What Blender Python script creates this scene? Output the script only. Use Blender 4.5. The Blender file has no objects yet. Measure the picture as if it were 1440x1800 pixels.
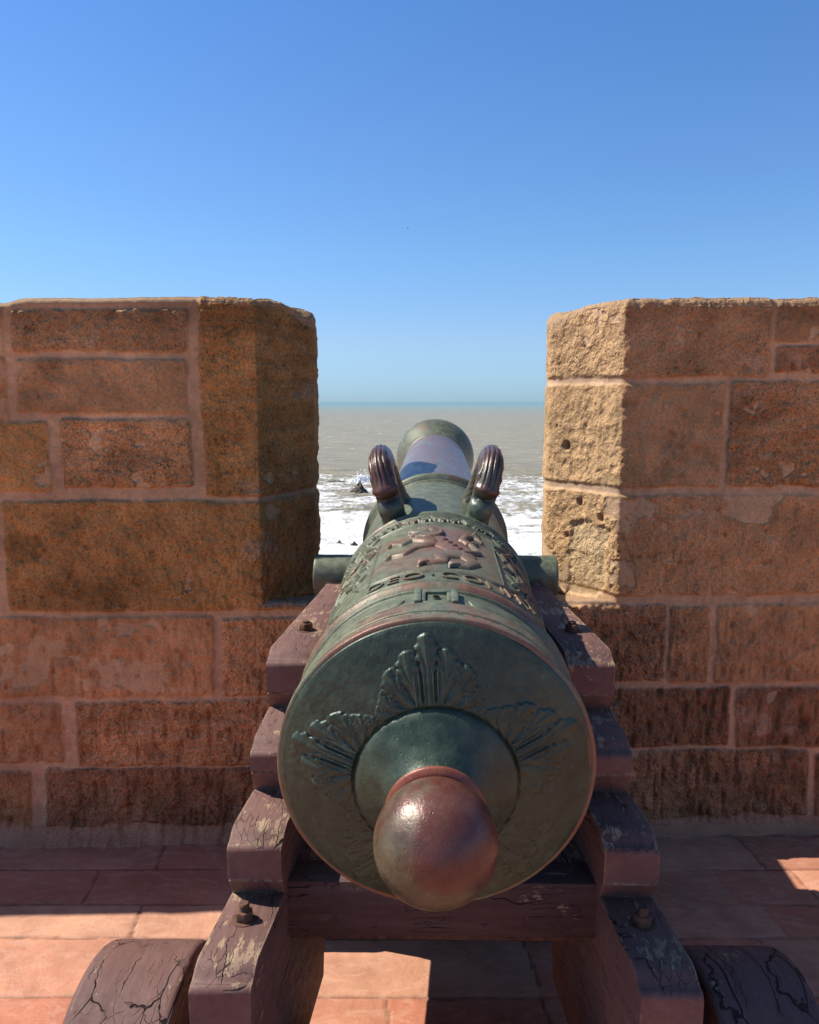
import bpy, bmesh, math, random
import numpy as np
from mathutils import Vector, Matrix
C = bpy.context; SC = C.scene
R = math.radians
# ------------------------------------------------------------------ camera, sky, sun, exposure
CAMH = 1.47; PITCH = 7.7; FPX = 1440.0
cam = bpy.data.cameras.new('camera'); camo = bpy.data.objects.new('camera', cam)
SC.collection.objects.link(camo); SC.camera = camo
camo.location = (0, 0, CAMH); camo.rotation_euler = (R(90-PITCH), 0, 0)
cam.sensor_fit = 'HORIZONTAL'; cam.sensor_width = 36; cam.lens = 36*FPX/1440
cam.clip_start = .02; cam.clip_end = 60000
SUN = Vector((-.83, .215, 1.0)).normalized()
world = bpy.data.worlds.new('World'); SC.world = world; world.use_nodes = True
wn = world.node_tree; wn.nodes.clear()
sky = wn.nodes.new('ShaderNodeTexSky'); sky.sky_type = 'NISHITA'; sky.sun_disc = False
sky.sun_elevation = math.asin(SUN.z); sky.sun_rotation = math.atan2(SUN.x, SUN.y)
sky.altitude = 0; sky.air_density = 1.0; sky.dust_density = .25; sky.ozone_density = 4.0
bg = wn.nodes.new('ShaderNodeBackground'); bg.inputs[1].default_value = .10
wo = wn.nodes.new('ShaderNodeOutputWorld')
wtc = wn.nodes.new('ShaderNodeTexCoord'); wsp = wn.nodes.new('ShaderNodeSeparateXYZ'); wn.links.new(wtc.outputs['Generated'], wsp.inputs[0])
wr = wn.nodes.new('ShaderNodeValToRGB'); wn.links.new(wsp.outputs[2], wr.inputs[0]); wm = wn.nodes.new('ShaderNodeMix'); wm.data_type = 'RGBA'; wm.blend_type = 'MULTIPLY'; wm.inputs[0].default_value = 1
STOPS = [(0.0105, (0.395, 0.603, 0.968)), (0.0715, (0.549, 0.655, 0.875)), (0.1676, (0.558, 0.724, 0.903)), (0.2874, (0.544, 0.736, 0.957)), (0.4115, (0.494, 0.739, 1.004)), (0.72, (0.5, 0.66, 0.8))]
while len(wr.color_ramp.elements) < len(STOPS): wr.color_ramp.elements.new(.5)
for e_, (p_, c_) in zip(wr.color_ramp.elements, STOPS): e_.position = p_; e_.color = (*c_, 1)
wn.links.new(sky.outputs[0], wm.inputs[6]); wn.links.new(wr.outputs[0], wm.inputs[7])
wn.links.new(wm.outputs[2], bg.inputs[0]); wn.links.new(bg.outputs[0], wo.inputs[0])
sl = bpy.data.lights.new('sun', 'SUN'); sl.energy = 4.2; sl.angle = R(.5); sl.color = (1, .93, .82)
so = bpy.data.objects.new('sun', sl); SC.collection.objects.link(so); so.location = (-10, 3, 12)
so.rotation_euler = SUN.to_track_quat('Z', 'Y').to_euler()
SC.view_settings.view_transform = 'Standard'; SC.view_settings.look = 'None'
SC.view_settings.exposure = .75; SC.view_settings.gamma = 1
try:
    SC.cycles.use_denoising = True; SC.cycles.max_bounces = 8; SC.cycles.diffuse_bounces = 5
except Exception: pass
random.seed(4)
COL = SC.collection
# ------------------------------------------------------------------ numpy noise
def _h(ix, iy, iz, seed):
    n = (ix.astype(np.int64)*73856093) ^ (iy.astype(np.int64)*19349663) ^ (iz.astype(np.int64)*83492791) ^ (seed*2654435761)
    n &= 0xffffffff; n = ((n ^ (n >> 15))*0x2c1b3c6d) & 0xffffffff; n = ((n ^ (n >> 12))*0x297a2d39) & 0xffffffff
    n ^= n >> 15
    return (n & 0xffffff)/float(0xffffff)
def vn(x, y, z=0., seed=0):
    x, y, z = np.broadcast_arrays(np.asarray(x, float), np.asarray(y, float), np.asarray(z, float))
    fx, fy, fz = np.floor(x), np.floor(y), np.floor(z); tx, ty, tz = x-fx, y-fy, z-fz
    tx, ty, tz = [t*t*(3-2*t) for t in (tx, ty, tz)]; r = 0
    for a in (0, 1):
        for b in (0, 1):
            for c in (0, 1):
                r = r + _h(fx+a, fy+b, fz+c, seed)*(tx if a else 1-tx)*(ty if b else 1-ty)*(tz if c else 1-tz)
    return r*2-1
def fbm(x, y, z=0., o=4, seed=0, g=.5):
    r = 0; A = 1; s = 0
    for i in range(o):
        r = r + A*vn(x*2**i, y*2**i, z*2**i, seed+i*7); s += A; A *= g
    return r/s
def sm(a, b, x):
    t = np.clip((x-a)/(b-a), 0, 1); return t*t*(3-2*t)
def stroke(Aa, Bb, pts, rad, H, out):
    """rounded raised stroke along a polyline, radii per point, max-combined into out"""
    for i in range(len(pts)-1):
        (x0, y0), (x1, y1) = pts[i], pts[i+1]; r0, r1 = rad[i], rad[i+1]
        dx, dy = x1-x0, y1-y0; L2 = dx*dx+dy*dy+1e-12
        t = np.clip(((Aa-x0)*dx+(Bb-y0)*dy)/L2, 0, 1)
        d = np.hypot(Aa-x0-t*dx, Bb-y0-t*dy); r = r0+(r1-r0)*t
        np.maximum(out, H*np.sqrt(np.clip(1-(d/r)**2, 0, 1))*np.minimum(1, r/max(rad)*1.0+.3), out=out)
# ------------------------------------------------------------------ mesh helpers
def link(name, me, m, parent=None):
    o = bpy.data.objects.new(name, me); COL.objects.link(o)
    if m and not me.materials: me.materials.append(m)
    if parent: o.parent = parent
    return o
def tag(o, label=None, cat=None, group=None, kind=None):
    for k, v in (('label', label), ('category', cat), ('group', group), ('kind', kind)):
        if v: o[k] = v
    return o
def empty(name, loc=(0, 0, 0), rot=(0, 0, 0)):
    o = bpy.data.objects.new(name, None); COL.objects.link(o); o.location = loc; o.rotation_euler = rot
    o.empty_display_size = .1; return o
def gridmesh(name, P, close_u=False, close_v=False, flip=False, attrs=None, merge=None):
    """P: (nu,nv,3) -> mesh; attrs: dict name->(nu,nv) float or (nu,nv,3) colour"""
    nu, nv = P.shape[:2]; idx = np.arange(nu*nv).reshape(nu, nv)
    if close_u: idx = np.vstack([idx, idx[:1]])
    if close_v: idx = np.hstack([idx, idx[:, :1]])
    q = np.stack([idx[:-1, :-1], idx[1:, :-1], idx[1:, 1:], idx[:-1, 1:]], -1).reshape(-1, 4)
    if flip: q = q[:, ::-1]
    me = bpy.data.meshes.new(name); n = len(q)
    me.vertices.add(nu*nv); me.vertices.foreach_set('co', P.reshape(-1).astype(np.float32))
    me.loops.add(n*4); me.loops.foreach_set('vertex_index', q.reshape(-1).astype(np.int32))
    me.polygons.add(n); me.polygons.foreach_set('loop_start', (np.arange(n)*4).astype(np.int32))
    me.update(calc_edges=True); me.validate()
    me.polygons.foreach_set('use_smooth', np.ones(len(me.polygons), bool))
    setattrs(me, attrs or {})
    return me
def setattrs(me, attrs):
    for k, v in attrs.items():
        if v.ndim == 3 or (v.ndim == 2 and v.shape[-1] == 3 and k.startswith('col')):
            a = me.color_attributes.new(k, 'FLOAT_COLOR', 'POINT')
            w = np.ones((v.reshape(-1, 3).shape[0], 4), np.float32); w[:, :3] = v.reshape(-1, 3); a.data.foreach_set('color', w.reshape(-1))
        else:
            a = me.attributes.new(k, 'FLOAT', 'POINT'); a.data.foreach_set('value', v.reshape(-1).astype(np.float32))
def joinmeshes(name, meshes, m, parent=None):
    """concatenate meshes (with their attributes) into ONE mesh object"""
    obs = [link(name, x, m) for x in meshes]
    with C.temp_override(active_object=obs[0], object=obs[0], selected_objects=obs, selected_editable_objects=obs):
        bpy.ops.object.join()
    o = obs[0]; o.parent = parent; return o
def bmobj(name, bm, m, parent=None, bevel=0, seg=2, smooth=True):
    bmesh.ops.recalc_face_normals(bm, faces=bm.faces)
    if bevel:
        es = [e for e in bm.edges if len(e.link_faces) == 2 and e.calc_face_angle(0) > .5]
        bmesh.ops.bevel(bm, geom=es, offset=bevel, segments=seg, profile=.5, affect='EDGES', clamp_overlap=True)
    me = bpy.data.meshes.new(name); bm.to_mesh(me); bm.free()
    for p in me.polygons: p.use_smooth = smooth
    o = link(name, me, m, parent)
    if smooth:
        try:
            me.set_sharp_from_angle(angle=R(35))
        except Exception: pass
    return o
def box_bm(x0, x1, y0, y1, z0, z1, bm=None):
    bm = bm or bmesh.new()
    r = bmesh.ops.create_cube(bm, size=1)
    for v in r['verts']:
        v.co = Vector(((x0+x1)/2+v.co.x*(x1-x0), (y0+y1)/2+v.co.y*(y1-y0), (z0+z1)/2+v.co.z*(z1-z0)))
    return bm
def lathe(prof, n, axis='Y'):
    """prof: array of (u,r) -> P (len,n,3) around Y axis; theta=0 at top, positive to +x"""
    th = np.linspace(0, 2*np.pi, n, endpoint=False); pr = np.asarray(prof, float)
    P = np.empty((len(pr), n, 3)); P[..., 1] = pr[:, None, 0]
    P[..., 0] = pr[:, None, 1]*np.sin(th); P[..., 2] = pr[:, None, 1]*np.cos(th); return P
def densify(pts, step):
    out = [pts[0]]
    for a, b in zip(pts[:-1], pts[1:]):
        L = math.hypot(b[0]-a[0], b[1]-a[1]); n = max(1, int(math.ceil(L/step)))
        for i in range(1, n+1): out.append((a[0]+(b[0]-a[0])*i/n, a[1]+(b[1]-a[1])*i/n))
    return out
# ------------------------------------------------------------------ node helper
class NT:
    def __init__(s, name):
        s.m = bpy.data.materials.new(name); s.m.use_nodes = True; s.t = s.m.node_tree
        s.b = s.t.nodes['Principled BSDF']; s.out = s.t.nodes['Material Output']
    def n(s, typ, **kw):
        nd = s.t.nodes.new('ShaderNode'+typ)
        ins = kw.pop('ins', {})
        for k, v in kw.items(): setattr(nd, k, v)
        for k, v in ins.items():
            if hasattr(v, 'links') or isinstance(v, bpy.types.NodeSocket): s.t.links.new(v, nd.inputs[k])
            else: nd.inputs[k].default_value = v
        return nd
    def obj(s, scale=(1, 1, 1), rot=(0, 0, 0)):
        tc = s.n('TexCoord'); mp = s.n('Mapping', ins={'Vector': tc.outputs['Object'], 'Scale': scale, 'Rotation': rot}); return mp.outputs[0]
    def noise(s, vec, scale, detail=6, rough=.6, dist=0):
        return s.n('TexNoise', ins={'Vector': vec, 'Scale': scale, 'Detail': detail, 'Roughness': rough, 'Distortion': dist}).outputs['Fac']
    def vor(s, vec, scale, feature='F1', out='Distance', rnd=1.):
        return s.n('TexVoronoi', feature=feature, ins={'Vector': vec, 'Scale': scale, 'Randomness': rnd}).outputs[out]
    def ramp(s, fac, stops, interp='LINEAR'):
        r = s.n('ValToRGB', ins={'Fac': fac}); cr = r.color_ramp; cr.interpolation = interp
        while len(cr.elements) < len(stops): cr.elements.new(.5)
        for e, (p, c) in zip(cr.elements, stops):
            e.position = p; e.color = (c, c, c, 1) if not hasattr(c, '__len__') else (*c, 1)
        return r.outputs[0]
    def mix(s, f, a, b, mode='MIX'):
        nd = s.n('Mix', data_type='RGBA', blend_type=mode)
        for k, v in ((0, f), (6, a), (7, b)):
            if isinstance(v, bpy.types.NodeSocket): s.t.links.new(v, nd.inputs[k])
            else: nd.inputs[k].default_value = v if k == 0 else ((*v, 1) if len(v) == 3 else v)
        return nd.outputs[2]
    def math(s, op, a, b=0., c=None, clamp=False):
        nd = s.n('Math', operation=op, use_clamp=clamp)
        for k, v in ((0, a), (1, b), (2, c)):
            if v is None: continue
            if isinstance(v, bpy.types.NodeSocket): s.t.links.new(v, nd.inputs[k])
            else: nd.inputs[k].default_value = v
        return nd.outputs[0]
    def attr(s, name, out='Fac'): return s.n('Attribute', attribute_name=name).outputs[out]
    def bump(s, h, dist, strength=1., normal=None):
        nd = s.n('Bump', ins={'Height': h, 'Distance': dist, 'Strength': strength})
        if normal: s.t.links.new(normal, nd.inputs['Normal'])
        return nd.outputs[0]
    def set(s, **kw):
        for k, v in kw.items():
            k = k.replace('_', ' ')
            if isinstance(v, bpy.types.NodeSocket): s.t.links.new(v, s.b.inputs[k])
            else: s.b.inputs[k].default_value = (*v, 1) if hasattr(v, '__len__') and len(v) == 3 else v
        return s.m
# ------------------------------------------------------------------ materials
def mat_stone():
    t = NT('weathered_sandstone'); v = t.obj(); st = t.attr('stone')
    n1 = t.noise(v, 9, 5, .6); n2 = t.noise(v, 130, 5, .7); gr = t.noise(t.obj((1, 1, .55)), 210, 3, .7)
    col = t.attr('col', 'Color')
    rg = t.attr('rg'); sp = t.mix(t.math('MULTIPLY', rg, .75, None, True), (1, 1, 1), t.ramp(n2, [(.28, .35), (.5, 1.), (.72, 1.55)]))
    c1 = t.mix(t.math('MULTIPLY', t.math('ADD', t.math('MULTIPLY', st, .35), .6), 1.), col, t.mix(1., col, sp, 'MULTIPLY'))
    bl = t.ramp(n1, [(.3, .78), (.7, 1.2)])
    c2 = t.mix(.8, c1, t.mix(1., c1, bl, 'MULTIPLY'))
    pit = t.ramp(t.vor(t.n('Mapping', ins={'Vector': v, 'Scale': (1, 1, .7)}).outputs[0], 75), [(.0, 0.), (.32, 1.)])
    pm = t.math('MULTIPLY', t.math('MULTIPLY', st, rg), t.ramp(t.noise(v, 22, 3), [(.42, 0.), (.62, 1.)]))
    hgt = t.math('ADD', t.math('MULTIPLY', n2, .8), t.math('MULTIPLY', gr, .6))
    hgt = t.math('ADD', hgt, t.math('MULTIPLY', t.math('MULTIPLY', pit, pm), 1.2))
    amp = t.math('ADD', t.math('MULTIPLY', t.math('MULTIPLY', st, rg), .6), .45)
    b = t.bump(t.math('MULTIPLY', hgt, amp), .0055, 1.)
    dark = t.mix(t.math('MULTIPLY', t.math('SUBTRACT', 1., pit), t.math('MULTIPLY', pm, .45)), c2, (.07, .03, .018))
    return t.set(Base_Color=dark, Roughness=.93, Normal=b, Specular_IOR_Level=.15)
def mat_floor():
    t = NT('pink_stone_paving'); v = t.obj(); col = t.attr('col', 'Color')
    n1 = t.noise(v, 6, 6, .65, .6); n2 = t.noise(v, 60, 5, .7); n3 = t.noise(t.obj((1, 2.5, 1), (0, 0, .5)), 9, 5, .6, 1.5)
    c = t.mix(.75, col, t.mix(1., col, t.ramp(n1, [(.3, (.72, .68, .68)), (.52, (1, 1, 1)), (.72, (1.22, 1.25, 1.2))]), 'MULTIPLY'))
    c = t.mix(t.ramp(n3, [(.50, 0.), (.62, .28), (.75, 0.)]), c, (.64, .40, .28))
    c = t.mix(t.ramp(n2, [(.58, 0.), (.75, .5)]), c, (.22, .09, .05))
    c = t.mix(t.ramp(t.noise(v, 3.1, 8, .75), [(.50, 0.), (.72, .45)]), c, (.30, .13, .08))
    b = t.bump(t.math('ADD', t.math('MULTIPLY', n2, .25), n1), .006, .8)
    return t.set(Base_Color=c, Roughness=t.ramp(n1, [(.3, .55), (.7, .8)]), Normal=b, Specular_IOR_Level=.35)
def mat_bronze(name, green=(.088, .100, .062), brown=(.165, .078, .050), bias=-.05, rough=.50, metal=.18, bright=1.):
    t = NT(name); v = t.obj(); w = t.attr('wear')
    n1 = t.noise(v, 7, 6, .65, .3); n2 = t.noise(v, 45, 6, .7); n3 = t.noise(v, 320, 3, .6)
    n4 = t.noise(v, 2.6, 3, .5)
    g = t.mix(t.ramp(n2, [(.35, 0.), (.7, 1.)]), green, tuple(min(1, c*1.8+.012) for c in green))
    g = t.mix(t.ramp(n1, [(.45, 0.), (.75, .7)]), g, tuple(c*.45 for c in green))
    br = t.mix(t.ramp(n2, [(.35, 0.), (.7, 1.)]), brown, (brown[0]*1.15+.02, brown[1]*1.35+.01, brown[2]*1.2+.01))
    f = t.math('ADD', t.math('ADD', w, bias), t.math('MULTIPLY', t.math('SUBTRACT', t.math('ADD', n1, t.math('MULTIPLY', n4, 1.)), 1.), 1.9))
    f = t.ramp(f, [(.3, 0.), (.75, 1.)])
    c = t.mix(f, g, br)
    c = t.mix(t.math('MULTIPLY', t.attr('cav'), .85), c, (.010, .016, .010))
    c = t.mix(t.ramp(t.noise(v, 18, 8, .75), [(.64, 0.), (.72, .55)]), c, (.16, .24, .19))
    rg = t.math('ADD', t.ramp(n2, [(.3, rough-.08), (.7, rough+.14)]), t.math('MULTIPLY', f, -.06))
    sc = t.ramp(t.noise(t.obj((14, 1, 2), (.3, .5, .9)), 30, 3, .6), [(.66, 0.), (.70, 1.)]); c = t.mix(t.math('MULTIPLY', sc, .35), c, (.20, .19, .14))
    ptt = t.ramp(t.vor(v, 95), [(.03, 0.), (.14, 1.)]); c = t.mix(t.math('MULTIPLY', t.math('SUBTRACT', 1., ptt), .6), c, (.015, .02, .014))
    b = t.bump(t.math('ADD', t.math('ADD', t.math('MULTIPLY', n2, .7), t.math('MULTIPLY', ptt, .5)), t.math('MULTIPLY', n3, .35)), .0014, .8)
    b = t.bump(n1, .004, .4, b)
    return t.set(Base_Color=c, Roughness=rg, Metallic=metal, Normal=b)
def mat_chase():
    t = NT('worn_smooth_bronze'); v = t.obj((1, .18, 1)); n = t.noise(t.obj((1, 1, 1)), 7, 5); n2 = t.noise(v, 60, 5, .7)
    c = t.mix(t.ramp(n, [(.35, 0.), (.65, 1.)]), (.20, .155, .155), (.26, .175, .155))
    c = t.mix(t.ramp(t.noise(t.obj((1, .3, 1)), 16, 5, .7), [(.48, 0.), (.62, .6)]), c, (.20, .24, .20))
    return t.set(Base_Color=c, Roughness=t.ramp(n2, [(.3, .30), (.7, .5)]), Metallic=.55, Normal=t.bump(n2, .001, .6))
def mat_wood(name='painted_wood', axis='Y', wear=.5, edge=1., crack=0., tone=1.):
    """purple-brown painted timber, grain along local axis, cracks, paint lost at edges"""
    t = NT(name)
    s = {'Y': (1, .09, 1), 'X': (.09, 1, 1), 'Z': (1, 1, .09)}[axis]
    v = t.obj(); vg = t.obj(s)
    gr = t.noise(vg, 70, 5, .65, .2); n1 = t.noise(v, 6, 5, .6); n2 = t.noise(v, 60, 5, .7)
    paint = t.mix(t.ramp(n1, [(.3, 0.), (.7, 1.)]), tuple(q*tone for q in (.125, .060, .052)), tuple(q*tone for q in (.175, .088, .070)))
    paint = t.mix(.6, paint, t.mix(1., paint, t.ramp(gr, [(.3, .75), (.7, 1.25)]), 'MULTIPLY'))
    bare = t.mix(t.ramp(gr, [(.35, 0.), (.65, 1.)]), (.25, .155, .095), (.40, .28, .18))
    be = t.n('Bevel', samples=4, ins={'Radius': .009}); ge = t.n('NewGeometry')
    dot = t.n('VectorMath', operation='DOT_PRODUCT'); t.t.links.new(be.outputs[0], dot.inputs[0]); t.t.links.new(ge.outputs['Normal'], dot.inputs[1])
    ed = t.math('MULTIPLY', t.ramp(dot.outputs['Value'], [(.80, 1.), (.985, 0.)]), edge)
    up = t.math('MAXIMUM', t.n('SeparateXYZ', ins={0: ge.outputs['Normal']}).outputs[2], 0.)
    fl = t.math('MULTIPLY', t.math('ADD', t.noise(vg, 60, 8, .78), t.math('MULTIPLY', t.noise(v, 14, 8, .72), .9)), 1.)
    chip = t.noise(t.obj(tuple((.22 if q < 1 else 1) for q in s)), 85, 6, .75)
    flk = t.math('ADD', t.math('ADD', t.math('MULTIPLY', chip, .55), t.math('MULTIPLY', t.noise(v, 9, 5, .65), .55)), t.math('ADD', t.math('MULTIPLY', ed, .13), t.math('MULTIPLY', up, .075*wear*2)))
    fm = t.ramp(flk, [(.658, 0.), (.682, 1.)])
    c = t.mix(fm, paint, bare)
    c = t.mix(t.ramp(t.noise(vg, 40, 7, .7), [(.45, 0.), (.8, .5)]), c, (.20, .13, .11))
    # cracks: thin iso-lines of a stretched noise
    wv = t.noise(v, 16, 3, .6); nv_ = t.n('VectorMath', operation='ADD'); t.t.links.new(t.obj(tuple((.05 if q < 1 else 1) for q in s)), nv_.inputs[0])
    cv = t.n('CombineXYZ', ins={0: t.math('MULTIPLY', wv, .035), 1: 0., 2: t.math('MULTIPLY', wv, .03)}); t.t.links.new(cv.outputs[0], nv_.inputs[1])
    cr = t.ramp(t.vor(nv_.outputs[0], 17, 'DISTANCE_TO_EDGE'), [(.0, 1.), (.007, .85), (.016, 0.)])
    cr = t.math('MULTIPLY', cr, t.ramp(t.noise(v, 7, 3), [(.52-crack, 0.), (.58-crack, 1.)]))
    ny = t.math('ABSOLUTE', t.n('SeparateXYZ', ins={0: t.n('TexCoord').outputs['Normal']}).outputs[1 if axis == 'Y' else 0])
    cr = t.math('MULTIPLY', cr, t.ramp(ny, [(.75, 1.), (.95, 0.)]))
    fine = t.ramp(t.vor(nv_.outputs[0], 62, 'DISTANCE_TO_EDGE'), [(.0, 1.), (.03, 0.)]); fine = t.math('MULTIPLY', t.math('MULTIPLY', fine, .35), t.ramp(t.noise(v, 13, 4), [(.48, 0.), (.58, 1.)]))
    cr = t.math('MAXIMUM', cr, t.math('MULTIPLY', fine, t.ramp(ny, [(.75, 1.), (.95, 0.)])))
    c = t.mix(cr, c, (.012, .008, .007))
    h = t.math('SUBTRACT', t.math('ADD', t.math('MULTIPLY', gr, .35), t.math('MULTIPLY', n2, .25)), t.math('ADD', t.math('MULTIPLY', cr, 3.), t.math('MULTIPLY', fm, .25)))
    return t.set(Base_Color=c, Roughness=t.ramp(n2, [(.3, .55), (.7, .8)]), Normal=t.bump(h, .0022, .9), Specular_IOR_Level=.3)
def mat_rust():
    t = NT('rusty_iron'); v = t.obj(); n = t.noise(v, 60, 5, .7)
    c = t.mix(t.ramp(n, [(.35, 0.), (.65, 1.)]), (.05, .03, .025), (.20, .085, .04))
    return t.set(Base_Color=c, Roughness=.8, Metallic=.2, Normal=t.bump(n, .002, .8))
def mat_sea():
    t = NT('sea_water'); tc = t.n('TexCoord'); o = tc.outputs['Object']; sp = t.n('SeparateXYZ', ins={0: o}); y = sp.outputs[1]
    def mp(sc, rot=0, loc=(0, 0, 0)): return t.n('Mapping', ins={'Vector': o, 'Scale': sc, 'Rotation': (0, 0, rot), 'Location': loc}).outputs[0]
    far = t.ramp(t.math('DIVIDE', y, 4000.), [(.0, (.35, .30, .19)), (.10, (.35, .305, .195)), (.26, (.32, .305, .21)), (.62, (.24, .33, .29)), (1., (.20, .32, .32))])
    ch = t.noise(mp((.05, .2, 1), .12), 1.2, 5, .6)
    c = t.mix(t.ramp(ch, [(.38, 0.), (.62, 1.)]), t.mix(1., far, (.66, .68, .72), 'MULTIPLY'), far)
    foam = t.attr('foam')
    lace = t.noise(mp((.30, .22, 1), .2), 1.3, 9, .72, 1.2); big = t.noise(mp((.035, .07, 1), -.15), 1., 5, .6, .8)
    fine = t.noise(mp((1, .8, 1)), 1.7, 8, .8, .8)
    f = t.math('ADD', t.math('MULTIPLY', t.math('SUBTRACT', lace, .5), 2.3), t.math('ADD', t.math('MULTIPLY', t.math('SUBTRACT', big, .5), 2.1), t.math('MULTIPLY', t.math('SUBTRACT', fine, .5), .7)))
    f = t.math('ADD', f, foam)
    fm = t.ramp(f, [(.36, 0.), (.72, 1.)])
    # distant whitecaps: short streaks
    wc = t.math('MULTIPLY', t.ramp(t.noise(mp((.24, .075, 1), .05), 1., 6, .70, .3), [(.612, 0.), (.66, 1.)]), t.ramp(t.math('DIVIDE', y, 4000.), [(.03, 1.), (.5, .55)]))
    fm = t.math('MAXIMUM', fm, t.math('MULTIPLY', wc, .8))
    c = t.mix(fm, c, t.mix(t.ramp(fine, [(.3, 0.), (.6, 1.)]), (.70, .68, .62), (.92, .92, .90)))
    wv = t.noise(mp((.12, .35, 1), .1), 1., 6, .65); wv2 = t.noise(mp((.8, 1.6, 1), -.2), 1., 5, .65)
    b = t.bump(t.math('ADD', wv, t.math('MULTIPLY', wv2, .35)), 1.2, .8); b = t.bump(t.math('ADD', fm, fine), .5, .6, b)
    rg = t.ramp(fm, [(0., .42), (1., .9)])
    return t.set(Base_Color=c, Roughness=rg, Normal=b, Specular_IOR_Level=.25)
def mat_rock():
    t = NT('wet_rock'); v = t.obj(); n = t.noise(v, 1.2, 6, .7)
    return t.set(Base_Color=t.ramp(n, [(.3, (.035, .027, .02)), (.7, (.13, .10, .075))]), Roughness=.7, Normal=t.bump(n, .4, 1.))
def mat_foam():
    t = NT('sea_foam'); n = t.noise(t.obj(), 3., 6, .7)
    return t.set(Base_Color=t.ramp(n, [(.3, .90), (.7, .96)]), Roughness=.95, Normal=t.bump(n, .2, 1.))
M = dict(stone=mat_stone(), floor=mat_floor(), bronze=mat_bronze('green_bronze'), face=mat_bronze('breech_bronze', green=(.026, .045, .027), bias=-.42, rough=.40),
         knob=mat_bronze('knob_bronze', green=(.060,.050,.028), brown=(.105, .034, .024), bias=.36, rough=.36, metal=.15), collar=mat_bronze('collar_bronze', brown=(.20, .052, .028), bias=.6, rough=.45, metal=.12), handle=mat_bronze('handle_bronze', green=(.06, .078, .056), brown=(.085, .038, .028), bias=.50, rough=.36, metal=.12),
         chase=mat_chase(), wood=mat_wood(), woodx=mat_wood('painted_cross_timber', 'X', .1, .3, 0., .55), wheel=mat_wood('painted_truck_wood', 'Y', .02, .35, .12, .95), rust=mat_rust(), sea=mat_sea(), rock=mat_rock(), foam=mat_foam())
# ------------------------------------------------------------------ photograph geometry -> world
def wallY(x): return 2.64+.03*x
def onwall(px, py):
    """point of the wall face a photo pixel sees: (x, height)"""
    a = (py-900)/FPX; xx = (px-720)/FPX; p = R(PITCH); Y = 2.64
    fy = math.cos(p)-a*math.sin(p); fz = -math.sin(p)-a*math.cos(p)
    for _ in range(5):
        k = Y/fy; Y = wallY(xx*k)
    return xx*k, CAMH+fz*k
# ------------------------------------------------------------------ WALL
XL, XR = onwall(452, 800)[0], onwall(1092, 800)[0]
SILL = (onwall(452, 1066)[1]+onwall(1090, 1052)[1])/2
TOP = CAMH+.318
BL = []   # x0,x1,h0,h1,colour idx,rough
def blk(x0, y0, x1, y1, c=None, ext=None, rough=1., smear=0.):
    a = onwall(x0, y0); b = onwall(x1, y1); X0, X1 = a[0], b[0]; h1, h0 = a[1], b[1]
    if ext == 'R': X1 = XL+.42
    if ext == 'L': X0 = XR-.50
    if ext == 'S': X0 = XR-.95; X1 = XR+.004
    BL.append((X0, X1, h0, h1, c if c else (.27, .125, .062), rough, smear))
O = (.61, .312, .105); B1 = (.49, .268, .120); RD = (.565, .288, .122); DK = (.40, .200, .092)
blk(-60, 540, 12, 735, RD, smear=.5); blk(22, 548, 330, 614, B1, smear=.15); blk(30, 636, 330, 722, B1); blk(352, 520, 800, 864, O, 'R')
blk(-60, 746, 88, 858, O); blk(108, 741, 334, 852, RD, smear=.1)
blk(6, 886, 800, 1064, O, 'R', 1.3)
blk(-90, 1090, 374, 1217, RD, smear=.35); blk(390, 1090, 640, 1217, RD)
blk(-80, 1243, 112, 1336, RD); blk(136, 1238, 640, 1336, RD)
blk(-80, 1362, 58, 1484, RD); blk(82, 1356, 620, 1482, DK)
blk(1000, 515, 1348, 657, B1, 'L', .8); blk(1371, 515, 1560, 597, B1, smear=.3); blk(1366, 612, 1560, 650, DK)
blk(1000, 678, 1262, 852, B1, 'L', 1.); blk(1288, 674, 1560, 850, RD, None, 1.)
blk(1000, 876, 1600, 1038, RD, 'L', .8, .45)
blk(800, 1070, 1165, 1190, DK); blk(1183, 1070, 1241, 1192, RD); blk(1265, 1066, 1560, 1192, RD)
blk(800, 1216, 1276, 1306, DK); blk(1298, 1214, 1560, 1306, DK)
blk(800, 1328, 1412, 1436, DK); blk(1436, 1328, 1600, 1436, DK)
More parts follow.
